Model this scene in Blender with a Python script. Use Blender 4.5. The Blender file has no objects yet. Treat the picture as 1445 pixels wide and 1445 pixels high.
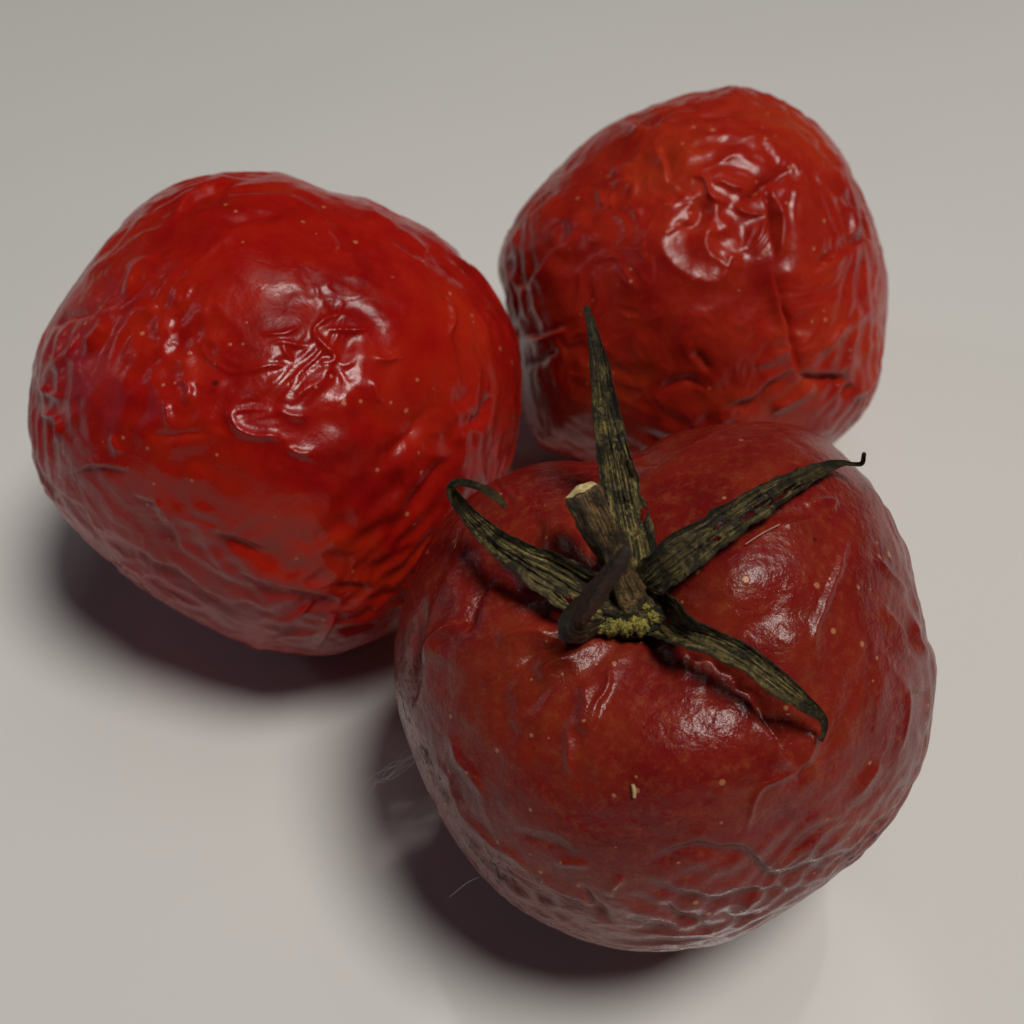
import bpy, math, time
import numpy as np
from mathutils import Matrix, Vector

# ------------------------------------------------------------------ camera, world, lamps, exposure
scene = bpy.context.scene
C = scene.collection
PITCH = math.radians(48.0)
CAM_H = 0.152
FPX = 1744.0                      # focal length in pixels of the 1445 px photograph
CX = CY = 722.5
SP, CP = math.sin(PITCH), math.cos(PITCH)
CAM = np.array([0.0, 0.0, CAM_H])
AX_R = np.array([1.0, 0.0, 0.0])
AX_U = np.array([0.0, SP, CP])
AX_B = np.array([0.0, -CP, SP])

cam_data = bpy.data.cameras.new('camera')
cam = bpy.data.objects.new('camera', cam_data)
C.objects.link(cam)
cam.location = CAM
cam.rotation_euler = (math.pi / 2 - PITCH, 0, 0)
cam_data.sensor_width = 36.0
cam_data.lens = 36.0 * FPX / 1445.0
cam_data.clip_start = 0.005
cam_data.clip_end = 20
cam_data.dof.use_dof = True
cam_data.dof.focus_distance = 0.127
cam_data.dof.aperture_fstop = 33
scene.camera = cam

world = bpy.data.worlds.new('World')
scene.world = world
world.use_nodes = True
bg = world.node_tree.nodes['Background']
bg.inputs[0].default_value = (0.9, 0.93, 1.0, 1)
bg.inputs[1].default_value = 0.006

TARGET = np.array([0.0, 0.135, 0.03])


def lamp(name, direction, dist, size, power, color):
    d = np.array(direction, float)
    d /= np.linalg.norm(d)
    ld = bpy.data.lights.new(name, 'AREA')
    ld.shape = 'DISK'
    ld.size = size
    ld.energy = power
    ld.color = color
    o = bpy.data.objects.new(name, ld)
    C.objects.link(o)
    p = TARGET + d * dist
    o.location = p
    o.rotation_euler = Vector(tuple(d)).to_track_quat('Z', 'Y').to_euler()
    return o


lamp('ceiling_lamp', (0.27, -0.17, 0.92), 1.0, 0.34, 7.2, (1.0, 0.955, 0.89))
lamp('side_lamp', (-0.85, 0.22, 0.42), 1.1, 0.10, 0.24, (1.0, 0.92, 0.82))
lamp('window_glow', (-1.0, 0.16, 0.34), 0.62, 0.50, 0.13, (0.36, 0.56, 1.0))
lamp('lampshade_glow', (0.137, 0.211, 0.92), 0.97, 0.46, 0.65, (1.0, 0.94, 0.86))

scene.view_settings.view_transform = 'Standard'
scene.view_settings.look = 'None'
scene.view_settings.exposure = 0.0
scene.view_settings.gamma = 1.0
scene.render.engine = 'CYCLES'
scene.cycles.max_bounces = 8
scene.cycles.use_denoising = True

# ------------------------------------------------------------------ helpers


def project(P):
    """world points -> pixel of the photograph and distance"""
    q = P - CAM
    x, y, z = q @ AX_R, q @ AX_U, -(q @ AX_B)
    return np.stack([CX + FPX * x / z, CY - FPX * y / z], -1), np.sqrt((q * q).sum(-1)), z


def ray(px, py):
    d = AX_R * ((px - CX) / FPX) + AX_U * ((CY - py) / FPX) - AX_B
    return d / np.linalg.norm(d)


rng0 = np.random.RandomState(7)
PERM = np.concatenate([rng0.permutation(256)] * 3).astype(np.int32)
G3 = rng0.normal(size=(256, 3))
G3 /= np.linalg.norm(G3, axis=1)[:, None]
G3 = G3.astype(np.float32)


def perlin(p):
    p = np.asarray(p, np.float32)
    fl = np.floor(p)
    f = p - fl
    i = fl.astype(np.int32) & 255
    u = f * f * f * (f * (f * 6 - 15) + 10)
    out = 0
    for dx in (0, 1):
        wx = u[:, 0] if dx else 1 - u[:, 0]
        a = PERM[i[:, 0] + dx]
        for dy in (0, 1):
            wy = u[:, 1] if dy else 1 - u[:, 1]
            b = PERM[a + i[:, 1] + dy]
            for dz in (0, 1):
                wz = u[:, 2] if dz else 1 - u[:, 2]
                g = G3[PERM[b + i[:, 2] + dz]]
                out = out + wx * wy * wz * ((f[:, 0] - dx) * g[:, 0] + (f[:, 1] - dy) * g[:, 1] + (f[:, 2] - dz) * g[:, 2])
    return out * 1.5


def fbm(p, octv=3):
    s, a = 0, 1.0
    for k in range(octv):
        s = s + a * perlin(p * 2 ** k + 17.3 * k)
        a *= 0.5
    return s


def smooth(a, b, x):
    t = np.clip((x - a) / (b - a), 0, 1)
    return t * t * (3 - 2 * t)


def catmull(pts, step=4.0):
    P = np.asarray(pts, float)
    if len(P) == 2:
        n = max(2, int(np.linalg.norm(P[1, :2] - P[0, :2]) / step))
        t = np.linspace(0, 1, n + 1)[:, None]
        return P[0] * (1 - t) + P[1] * t
    Q = np.vstack([2 * P[0] - P[1], P, 2 * P[-1] - P[-2]])
    out = []
    for k in range(1, len(Q) - 2):
        p0, p1, p2, p3 = Q[k - 1:k + 3]
        n = max(2, int(np.linalg.norm(p2[:2] - p1[:2]) / step))
        t = (np.arange(n) / n)[:, None]
        out.append(0.5 * (2 * p1 + (p2 - p0) * t + (2 * p0 - 5 * p1 + 4 * p2 - p3) * t ** 2 + (3 * p1 - p0 - 3 * p2 + p3) * t ** 3))
    out.append(P[-1][None])
    return np.vstack(out)


def mesh_object(name, verts, faces, mat, parent=None, smooth_shade=True):
    me = bpy.data.meshes.new(name)
    verts = np.asarray(verts, np.float32)
    faces = np.asarray(faces, np.int32)
    n = faces.shape[1]
    me.vertices.add(len(verts))
    me.vertices.foreach_set('co', verts.ravel())
    me.loops.add(faces.size)
    me.loops.foreach_set('vertex_index', faces.ravel())
    me.polygons.add(len(faces))
    me.polygons.foreach_set('loop_start', np.arange(0, faces.size, n, dtype=np.int32))
    me.update(calc_edges=True)
    me.polygons.foreach_set('use_smooth', np.full(len(faces), smooth_shade))
    me.materials.append(mat)
    me.validate()
    o = bpy.data.objects.new(name, me)
    C.objects.link(o)
    if parent is not None:
        o.parent = parent
        o.matrix_parent_inverse = Matrix.Identity(4)
    return o


def add_attr(o, name, values):
    a = o.data.attributes.new(name, 'FLOAT', 'POINT')
    a.data.foreach_set('value', np.asarray(values, np.float32))


def tag(o, label=None, cat=None, group=None, kind=None):
    for k, v in (('label', label), ('category', cat), ('group', group), ('kind', kind)):
        if v:
            o[k] = v
    return o


# ------------------------------------------------------------------ materials
class NT:
    def __init__(self, name):
        self.m = bpy.data.materials.new(name)
        self.m.use_nodes = True
        self.t = self.m.node_tree
        self.b = self.t.nodes['Principled BSDF']

    def n(self, kind, **kw):
        nd = self.t.nodes.new(kind)
        for k, v in kw.items():
            if k.startswith('i_'):
                nd.inputs[k[2:].replace('_', ' ')].default_value = v
            else:
                setattr(nd, k, v)
        return nd

    def l(self, a, b):
        self.t.links.new(a, b)

    def noise(self, vec, scale, detail=3, rough=0.5, dist=0.0):
        nd = self.n('ShaderNodeTexNoise')
        nd.inputs['Scale'].default_value = scale
        nd.inputs['Detail'].default_value = detail
        nd.inputs['Roughness'].default_value = rough
        nd.inputs['Distortion'].default_value = dist
        if vec is not None:
            self.l(vec, nd.inputs['Vector'])
        return nd.outputs['Fac']

    def ramp(self, fac, stops):
        nd = self.n('ShaderNodeValToRGB')
        e = nd.color_ramp.elements
        while len(e) < len(stops):
            e.new(0.5)
        for k, (p, c) in enumerate(stops):
            e[k].position = p
            e[k].color = (*c, 1) if len(c) == 3 else c
        self.l(fac, nd.inputs['Fac'])
        return nd.outputs['Color']

    def mix(self, fac, a, b, mode='MIX'):
        nd = self.n('ShaderNodeMix', data_type='RGBA', blend_type=mode)
        for sock, v in ((nd.inputs[0], fac), (nd.inputs[6], a), (nd.inputs[7], b)):
            if isinstance(v, (int, float)):
                sock.default_value = v
            elif isinstance(v, tuple):
                sock.default_value = (*v, 1)
            else:
                self.l(v, sock)
        return nd.outputs[2]

    def math(self, op, a, b=0.0, clamp=False):
        nd = self.n('ShaderNodeMath', operation=op, use_clamp=clamp)
        for sock, v in ((nd.inputs[0], a), (nd.inputs[1], b)):
            if isinstance(v, (int, float)):
                sock.default_value = v
            else:
                self.l(v, sock)
        return nd.outputs[0]

    def bump(self, h, strength, dist, normal=None):
        nd = self.n('ShaderNodeBump')
        nd.inputs['Strength'].default_value = strength
        nd.inputs['Distance'].default_value = dist
        self.l(h, nd.inputs['Height'])
        if normal is not None:
            self.l(normal, nd.inputs['Normal'])
        return nd.outputs['Normal']


def specks(t, vec, scale, keep, rmin, rmax):
    """mask of small round specks: a share `keep` of the cells carry one"""
    v = t.n('ShaderNodeTexVoronoi')
    v.inputs['Scale'].default_value = scale
    t.l(vec, v.inputs['Vector'])
    sep = t.n('ShaderNodeSeparateColor')
    t.l(v.outputs['Color'], sep.inputs[0])
    clus = t.noise(vec, 75, 2, 0.5)
    has = t.math('GREATER_THAN', t.math('ADD', sep.outputs[0], t.math('MULTIPLY', t.math('SUBTRACT', clus, 0.5), 1.2)), 1 - keep)
    r = t.math('MULTIPLY_ADD', sep.outputs[1], rmax - rmin)
    r.node.inputs[2].default_value = rmin
    d = t.math('SUBTRACT', 1.0, t.math('DIVIDE', v.outputs['Distance'], r))
    m = t.math('MULTIPLY', d, 3.0, clamp=True)
    return t.math('MULTIPLY', m, has)


def tomato_material(name, deep, mid, orange, rough, grain, sss, dull, seedoff):
    t = NT(name)
    co = t.n('ShaderNodeTexCoord').outputs['Object']
    mp = t.n('ShaderNodeMapping')
    mp.inputs['Location'].default_value = (seedoff, seedoff * 1.7, -seedoff)
    t.l(co, mp.inputs['Vector'])
    co = mp.outputs[0]
    n1 = t.noise(co, 55, 4, 0.6, 0.6)
    col = t.ramp(n1, [(0.30, deep), (0.50, mid), (0.72, orange)])
    n2 = t.noise(co, 230, 4, 0.65, 0.3)
    col = t.mix(t.ramp(n2, [(0.42, (0, 0, 0)), (0.75, (0.45, 0.45, 0.45))]), col, orange)
    if dull:
        n3 = t.noise(co, 850, 3, 0.7)
        col = t.mix(t.ramp(n3, [(0.50, (0, 0, 0)), (0.74, (0.6, 0.6, 0.6))]), col, (0.30, 0.065, 0.022))
        n4 = t.noise(co, 120, 5, 0.7)
        col = t.mix(t.ramp(n4, [(0.48, (0, 0, 0)), (0.75, (0.6, 0.6, 0.6))]), col, (0.23, 0.034, 0.010))
        n5 = t.noise(co, 75, 5, 0.75, 0.8)
        col = t.mix(t.ramp(n5, [(0.50, (0, 0, 0)), (0.78, (0.5, 0.5, 0.5))]), col, (0.085, 0.003, 0.006))
    # pale pores and brown pin-pricks
    big = specks(t, co, 230, 0.18, 0.04, 0.13)
    small = specks(t, co, 620, 0.22, 0.05, 0.24)
    dark = specks(t, co, 260, 0.07, 0.05, 0.15)
    pale = (0.62, 0.28, 0.13)
    col = t.mix(t.math('MULTIPLY', big, 0.55), col, pale)
    col = t.mix(t.math('MULTIPLY', small, 0.5), col, pale)
    col = t.mix(t.math('MULTIPLY', dark, 0.8), col, (0.05, 0.008, 0.008))
    # traced marks stored on the mesh
    a1 = t.n('ShaderNodeAttribute', attribute_name='mould').outputs['Fac']
    mo = t.noise(co, 900, 4, 0.75)
    mmask = t.math('MULTIPLY', a1, t.ramp(mo, [(0.53, (0, 0, 0)), (0.60, (1, 1, 1))]))
    col = t.mix(mmask, col, (0.018, 0.014, 0.013))
    t.l(col, t.b.inputs['Base Color'])
    t.b.inputs['Subsurface Weight'].default_value = sss
    t.b.inputs['Subsurface Radius'].default_value = (1.0, 0.16, 0.08)
    t.b.inputs['Subsurface Scale'].default_value = 0.0022
    t.b.inputs['IOR'].default_value = 1.36
    rn = t.noise(co, 140, 5, 0.7)
    r = t.n('ShaderNodeMapRange')
    r.inputs['From Min'].default_value = 0.3
    r.inputs['From Max'].default_value = 0.7
    r.inputs['To Min'].default_value = rough - 0.06
    r.inputs['To Max'].default_value = rough + 0.09
    t.l(rn, r.inputs['Value'])
    t.l(t.math('ADD', r.outputs[0], t.math('MULTIPLY', mmask, 0.5)), t.b.inputs['Roughness'])
    h = t.noise(co, 900, 4, 0.65)
    nb = t.bump(h, grain, 0.00016)
    hb = t.noise(co, 330, 3, 0.55, 0.5)
    nb = t.bump(hb, 0.35, 0.0004, nb)
    nb = t.bump(big, 0.5, 0.00025, nb)
    nb = t.bump(small, 0.4, 0.00012, nb)
    t.l(nb, t.b.inputs['Normal'])
    return t.m


MAT_L = tomato_material('tomato_skin_bright', (0.21, 0.0030, 0.0035), (0.34, 0.0055, 0.0038), (0.42, 0.020, 0.005), 0.24, 0.40, 0.30, False, 0.3)
MAT_B = tomato_material('tomato_skin_medium', (0.23, 0.006, 0.005), (0.35, 0.014, 0.007), (0.41, 0.040, 0.010), 0.26, 0.35, 0.30, False, 0.9)
MAT_F = tomato_material('tomato_skin_dull', (0.12, 0.004, 0.005), (0.19, 0.008, 0.008), (0.25, 0.024, 0.010), 0.23, 1.0, 0.22, True, 1.7)


def calyx_material(name, dark, mid, olive, bump=1.0):
    t = NT(name)
    uv = t.n('ShaderNodeAttribute', attribute_name='strip').outputs['Vector']
    co = t.n('ShaderNodeTexCoord').outputs['Object']
    mp = t.n('ShaderNodeMapping')
    mp.inputs['Scale'].default_value = (0.5, 5.0, 1.0)
    t.l(uv, mp.inputs['Vector'])
    veins = t.noise(mp.outputs[0], 2.6, 5, 0.7, 0.4)
    blot = t.noise(co, 420, 4, 0.7)
    fine = t.noise(co, 1900, 4, 0.75)
    col = t.ramp(veins, [(0.42, dark), (0.50, mid), (0.60, olive)])
    col = t.mix(t.ramp(blot, [(0.48, (0, 0, 0)), (0.60, (0.9, 0.9, 0.9))]), col, dark)
    fleck = t.noise(co, 760, 3, 0.6)
    col = t.mix(t.ramp(fleck, [(0.56, (0, 0, 0)), (0.68, (0.75, 0.75, 0.75))]), col, olive)
    col = t.mix(t.ramp(fine, [(0.38, (0.75, 0.75, 0.75)), (0.50, (0, 0, 0))]), col, dark)
    col = t.mix(t.ramp(fine, [(0.60, (0, 0, 0)), (0.80, (0.7, 0.7, 0.7))]), col, (0.42, 0.36, 0.18))
    sx = t.n('ShaderNodeSeparateXYZ')
    t.l(uv, sx.inputs[0])
    if not name.endswith('stem'):
        edge = t.math('ADD', t.math('ABSOLUTE', sx.outputs[1]), t.math('MULTIPLY', t.math('SUBTRACT', blot, 0.5), 0.9))
        col = t.mix(t.ramp(edge, [(0.72, (0, 0, 0)), (0.97, (0.9, 0.9, 0.9))]), col, dark)
    tip = t.n('ShaderNodeAttribute', attribute_name='tip').outputs['Fac']
    col = t.mix(t.math('MULTIPLY', tip, 0.8), col, dark)
    t.l(col, t.b.inputs['Base Color'])
    t.b.inputs['Roughness'].default_value = 0.55
    nb = t.bump(veins, 0.9 * bump, 0.0007)
    nb = t.bump(fine, 0.8 * bump, 0.0003, nb)
    t.l(nb, t.b.inputs['Normal'])
    return t.m


MAT_SEPAL = calyx_material('dried_sepal', (0.020, 0.014, 0.006), (0.17, 0.125, 0.038), (0.52, 0.40, 0.12), 1.5)
MAT_SEPAL_DARK = calyx_material('dried_sepal_dark', (0.016, 0.011, 0.006), (0.11, 0.076, 0.025), (0.32, 0.235, 0.075), 1.5)
MAT_STEM = calyx_material('dried_stem', (0.030, 0.018, 0.008), (0.19, 0.105, 0.035), (0.40, 0.24, 0.08), 1.2)


MAT_ROLL = calyx_material('rolled_sepal', (0.018, 0.010, 0.006), (0.07, 0.040, 0.018), (0.17, 0.11, 0.05), 1.0)
MAT_ROLL.node_tree.nodes['Principled BSDF'].inputs['Roughness'].default_value = 0.32


def simple(name, col, rough, nscale=600, var=0.3, bump=0.5, bdist=0.0004, col2=None):
    t = NT(name)
    co = t.n('ShaderNodeTexCoord').outputs['Object']
    n = t.noise(co, nscale, 4, 0.65)
    c2 = col2 or tuple(c * (1 - var) for c in col)
    t.l(t.ramp(n, [(0.35, c2), (0.65, col)]), t.b.inputs['Base Color'])
    t.b.inputs['Roughness'].default_value = rough
    t.l(t.bump(n, bump, bdist), t.b.inputs['Normal'])
    return t.m


MAT_CUT = simple('cut_stem_pith', (0.80, 0.66, 0.33), 0.7, 900, col2=(0.42, 0.29, 0.11))
MAT_RECEPT = simple('receptacle', (0.50, 0.42, 0.07), 0.6, 1300, col2=(0.03, 0.026, 0.006), bump=1.0, bdist=0.0012)
MAT_LINT = simple('white_lint', (0.5, 0.47, 0.45), 0.9)
MAT_HAIR = simple('fine_hair', (0.55, 0.30, 0.20), 0.5)
MAT_STRAW = simple('straw', (0.62, 0.45, 0.22), 0.6)

# plate
t = NT('white_glazed_plate')
co = t.n('ShaderNodeTexCoord').outputs['Object']
pn = t.noise(co, 8, 3, 0.5)
t.l(t.ramp(pn, [(0.3, (0.70, 0.695, 0.68)), (0.7, (0.73, 0.725, 0.71))]), t.b.inputs['Base Color'])
t.b.inputs['Roughness'].default_value = 0.10
t.l(t.bump(t.noise(co, 45, 2, 0.4), 0.06, 0.0008), t.b.inputs['Normal'])
MAT_PLATE = t.m

# ------------------------------------------------------------------ plate
def lathe(name, prof, seg, mat, center):
    prof = np.array(prof)
    a = np.linspace(0, 2 * np.pi, seg, endpoint=False)
    V = np.stack([prof[:, 0][:, None] * np.cos(a), prof[:, 0][:, None] * np.sin(a), np.repeat(prof[:, 1][:, None], seg, 1)], -1)
    V = V.reshape(-1, 3) + center
    F = []
    for i in range(len(prof) - 1):
        for j in range(seg):
            k = (j + 1) % seg
            F.append((i * seg + j, i * seg + k, (i + 1) * seg + k, (i + 1) * seg + j))
    return mesh_object(name, V, F, mat)


prof = [(0.0005, 0.0), (0.08, 0.0), (0.16, 0.0), (0.22, 0.0002), (0.26, 0.002), (0.29, 0.007), (0.315, 0.015), (0.335, 0.023),
        (0.339, 0.0245), (0.341, 0.0235), (0.338, 0.021), (0.315, 0.011), (0.28, -0.001), (0.25, -0.006), (0.0005, -0.006)]
plate = lathe('plate', prof, 160, MAT_PLATE, np.array([0.0, 0.16, 0.0]))
tag(plate, 'large glossy white plate the three tomatoes rest on', 'plate')

# ------------------------------------------------------------------ tomatoes
def cube_sphere(n, w, e1, e2):
    """even grid sphere, one cube face turned to axis w"""
    g = np.tan(np.linspace(-np.pi / 4, np.pi / 4, n + 1))
    A, B = np.meshgrid(g, g, indexing='ij')
    one = np.ones_like(A)
    sides = [(A, B, one), (B, A, -one), (one, A, B), (-one, B, A), (B, one, A), (A, -one, B)]
    V, F = [], []
    idx = np.arange((n + 1) * (n + 1)).reshape(n + 1, n + 1)
    q = np.stack([idx[:-1, :-1], idx[1:, :-1], idx[1:, 1:], idx[:-1, 1:]], -1).reshape(-1, 4)
    for k, s in enumerate(sides):
        V.append(np.stack(s, -1).reshape(-1, 3))
        F.append(q + k * idx.size)
    V = np.vstack(V)
    F = np.vstack(F)
    V /= np.linalg.norm(V, axis=1)[:, None]
    key = np.round(V * 1e6).astype(np.int64)
    key = key[:, 0] * 4000037 ** 2 + key[:, 1] * 4000037 + key[:, 2]
    _, first, inv = np.unique(key, return_index=True, return_inverse=True)
    V, F = V[first], inv.ravel()[F]
    grid = inv.ravel().reshape(6, n + 1, n + 1)
    D = V[:, :1] * e1 + V[:, 1:2] * e2 + V[:, 2:] * w
    return D, F, grid


def outline_radius(outline, c, ang):
    P = catmull(list(outline) + [outline[0]], 3.0)
    a = np.arctan2(-(P[:, 1] - c[1]), P[:, 0] - c[0])
    r = np.hypot(P[:, 0] - c[0], P[:, 1] - c[1])
    o = np.argsort(a)
    a, r = a[o], r[o]
    return np.interp(ang, np.concatenate([a - 2 * np.pi, a, a + 2 * np.pi]), np.concatenate([r] * 3))


class Tomato:
    def __init__(self, outline, center, height, n, seed):
        self.c = np.array(center, float)
        self.seed = seed
        d = ray(*center)
        dist = (CAM_H - height) / -d[2]
        self.O = CAM + d * dist
        self.w = -d
        self.e1 = AX_R - (AX_R @ self.w) * self.w
        self.e1 /= np.linalg.norm(self.e1)
        self.e2 = np.cross(self.w, self.e1)
        D, F, self.grid = cube_sphere(n, self.w, self.e1, self.e2)
        self.disp = np.zeros_like(D)
        self.strokes = []
        self.sharpen = 0.45
        self.D, self.F = D, F
        pb, _, _ = project(self.O + D * 0.03)
        ang = np.arctan2(-(pb[:, 1] - self.c[1]), pb[:, 0] - self.c[0])
        s = np.sqrt(np.clip(1 - (D @ self.w) ** 2, 0, 1))
        bins = np.linspace(-np.pi, np.pi, 361)
        mid = 0.5 * (bins[1:] + bins[:-1])
        want = outline_radius(outline, self.c, mid)
        rm = want.mean()
        self.R = dist * math.sin(math.atan(rm / FPX))
        self.pxm = self.R / rm          # metres per photo pixel on this tomato
        rho = want / rm
        fr = np.abs(np.fft.fftfreq(360, 1 / 360))
        band = lambda x, c, sft: np.real(np.fft.ifft(np.fft.fft(x) / (1 + (fr / c) ** sft)))
        shape = band(rho, 30, 6)
        for _ in range(5):
            lo = band(shape, 5, 4)
            wrap = lambda v: np.interp(ang, np.concatenate([mid - 2 * np.pi, mid, mid + 2 * np.pi]), np.concatenate([v] * 3))
            rad = self.R * (1 + (wrap(lo) - 1) * smooth(0.0, 1.0, s) + wrap(shape - lo) * s ** 7)
            P = self.O + D * rad[:, None]
            px, _, _ = project(P)
            a2 = np.arctan2(-(px[:, 1] - self.c[1]), px[:, 0] - self.c[0])
            r2 = np.hypot(px[:, 0] - self.c[0], px[:, 1] - self.c[1])
            k = np.clip(np.digitize(a2, bins[::4]) - 1, 0, 89)
            got = np.zeros(90)
            np.maximum.at(got, k, r2)
            got = np.interp(mid, np.concatenate([mid[1::4] - 2 * np.pi, mid[1::4], mid[1::4] + 2 * np.pi]), np.concatenate([got] * 3))
            shape *= 1 + 0.8 * (band(rho * rm / np.maximum(got, 1), 14, 4) - 1)
        self.s, self.ang, self.bins, self.want = s, ang, bins, want
        self.P = self.O + D * rad[:, None]
        self.px, self.dist, _ = project(self.P)
        facing = D @ self.w
        self.front = smooth(-0.05, 0.22, facing) * (0.4 + 0.6 * smooth(0.05, 0.6, facing))
        self.facing = facing
        self.h = np.zeros(len(D))       # relief in photo pixels
        self.mould = np.zeros(len(D))
        self.q = ((self.P - self.O) / self.R).astype(np.float32)
        self.wv = None

    def sel(self, x0, y0, x1, y1):
        p = self.px
        return np.nonzero((self.facing > -0.05) & (p[:, 0] > x0) & (p[:, 0] < x1) & (p[:, 1] > y0) & (p[:, 1] < y1))[0]

    def stroke(self, pts, amp, w, kind='r', w2=None, taper=0.35, wob=0.25):
        P = catmull(pts, 3.0)
        m = 4.5 * w + 2
        k = self.sel(P[:, 0].min() - m, P[:, 1].min() - m, P[:, 0].max() + m, P[:, 1].max() + m)
        if not len(k):
            return
        X = self.px[k]
        wv = wob * w * 3
        X = X + wv * np.stack([perlin(np.c_[X / 37.0, np.full(len(X), self.seed + 3.3)]), perlin(np.c_[X / 37.0, np.full(len(X), self.seed + 9.1)])], -1)
        best = np.full(len(k), 1e9)
        side = np.zeros(len(k))
        par = np.zeros(len(k))
        L = np.concatenate([[0], np.cumsum(np.hypot(*np.diff(P, axis=0).T))])
        for i in range(len(P) - 1):
            a, b = P[i], P[i + 1]
            ab = b - a
            l2 = (ab ** 2).sum() + 1e-9
            t_ = np.clip(((X - a) @ ab) / l2, 0, 1)
            dv = X - a - t_[:, None] * ab
            d = np.hypot(dv[:, 0], dv[:, 1])
            u = d < best
            best[u] = d[u]
            side[u] = np.sign(ab[0] * dv[u, 1] - ab[1] * dv[u, 0])   # +1 on the right-hand side going along (image y down)
            par[u] = (L[i] + t_[u] * np.sqrt(l2)) / L[-1]
        tp = smooth(0, taper, par) * smooth(0, taper, 1 - par) if taper > 0 else 1
        if kind == 'r':
            g = np.exp(-(best / w) ** 2) * 0.5 + np.exp(-best / (0.7 * w)) * 0.5
        elif kind == 'g':
            g = -(np.exp(-(best / w) ** 2) * 0.6 + np.exp(-best / (0.6 * w)) * 0.4)
        else:   # fold: the right-hand side is raised over the left-hand side
            sd = best * side
            g = np.tanh(sd / (0.35 * w)) * np.exp(-(best / (2.2 * w)) ** 2)
        self.h[k] += amp * g * tp * self.front[k]

    def blob(self, x, y, rx, ry, amp, rot=0.0, p=2.0):
        m = 2.6 * max(rx, ry)
        k = self.sel(x - m, y - m, x + m, y + m)
        c, s = math.cos(math.radians(rot)), math.sin(math.radians(rot))
        dx, dy = self.px[k, 0] - x, self.px[k, 1] - y
        u, v = (c * dx + s * dy) / rx, (-s * dx + c * dy) / ry
        self.h[k] += amp * np.exp(-(u * u + v * v) ** (p / 2)) * self.front[k]

    def zone(self, x, y, rx, ry, rot=0.0):
        c, s = math.cos(math.radians(rot)), math.sin(math.radians(rot))
        dx, dy = self.px[:, 0] - x, self.px[:, 1] - y
        u, v = (c * dx + s * dy) / rx, (-s * dx + c * dy) / ry
        return np.exp(-(u * u + v * v)) * (self.facing > -0.1)

    def wrinkle(self, freq, amp, along=None, stretch=1.0, warp=0.35, mask=None, off=0.0, sharp=0.12, up=True):
        """ridge network; cells drawn out along a direction given in image terms (right, up)"""
        o = self.seed * 5.1 + off
        if self.wv is None:
            self.wv = np.stack([fbm(self.q * 1.9 + self.seed * 5.1 + 11 * k, 2) for k in range(3)], -1)
        m = np.ones(len(self.q)) * (1.0 if mask is None else mask)
        k = np.nonzero(m > 0.02)[0]
        q = self.q[k] + warp * self.wv[k]
        if along is not None:
            a = along[0] * self.e1 + along[1] * self.e2
            a /= np.linalg.norm(a)
            q = q - (q @ a)[:, None] * a * (1 - 1 / stretch)
        n = perlin(q * freq + o)
        r = np.sqrt(n * n + sharp ** 2)
        r = 1 - (r - sharp) * 2.2
        n2 = perlin(q * freq * 0.6 + o + 31)
        r = np.clip(r, 0, 1) ** 1.5 * smooth(-0.35, 0.35, n2)
        self.h[k] += (amp if up else -amp) * (r - 0.4) * m[k]

    def buckle(self, eps, radial=0.5, steps=130, kb=0.03, kf=0.006, seed_amp=1.0, keep=1.0, keep_relief=0.9):
        """the skin is too large for the shrunken flesh: let it buckle like a film on a soft bed"""
        g = self.grid[:, ::2, ::2]
        ids, gc = np.unique(g, return_inverse=True)
        gc = gc.reshape(g.shape)
        nC = len(ids)
        E = np.concatenate([np.stack([gc[:, :-1].ravel(), gc[:, 1:].ravel()], 1), np.stack([gc[:, :, :-1].ravel(), gc[:, :, 1:].ravel()], 1),
                            np.stack([gc[:, :-1, :-1].ravel(), gc[:, 1:, 1:].ravel()], 1), np.stack([gc[:, 1:, :-1].ravel(), gc[:, :-1, 1:].ravel()], 1)])
        E.sort(axis=1)
        E = np.unique(E, axis=0)
        # neighbour table, eight to a point
        H = np.vstack([E, E[:, ::-1]])
        H = H[np.argsort(H[:, 0], kind='stable')]
        deg = np.bincount(H[:, 0], minlength=nC)
        slot = np.arange(len(H)) - np.repeat(np.cumsum(deg) - deg, deg)
        K = int(deg.max())
        nb = np.repeat(np.arange(nC)[:, None], K, 1)
        nb[H[:, 0], slot] = H[:, 1]
        f4 = np.float32
        D = self.D[ids].astype(f4)
        base = ((self.P[ids] - self.O) / self.R).astype(f4)
        x0 = base + D * (self.h[ids] * self.pxm / self.R).astype(f4)[:, None]
        e = eps[ids].astype(f4)
        dv = base[nb] - base[:, None]
        L0 = np.sqrt((dv * dv).sum(2)) + f4(1e-9)
        # skin is squeezed more across the rim than along it
        tn = np.cross(np.cross(D, self.w.astype(f4)), D)
        tn /= np.linalg.norm(tn, axis=1)[:, None] + 1e-6
        c2 = (np.einsum('ijk,ik->ij', dv, tn) / L0) ** 2
        an = 1 + f4(radial) * (self.s[ids].astype(f4) ** 2)[:, None] * (2 * c2 - 1)
        rest = L0 * (1 + 0.5 * (e[nb] + e[:, None]) * an)
        wt = (nb != np.arange(nC)[:, None]).astype(f4) / deg[:, None].astype(f4)
        q = self.q[ids]
        nz = 1.6 * perlin(q * 4.5 + self.seed * 3.7) + 0.6 * perlin(q * 9 + self.seed * 1.9)
        x = x0 + D * (seed_amp * self.pxm / self.R * nz).astype(f4)[:, None]
        vel = np.zeros_like(x)
        mean = lambda v: np.einsum('ijk,ij->ik', v[nb], wt) - v
        lap0 = mean(x0) * f4(keep_relief)
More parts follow.
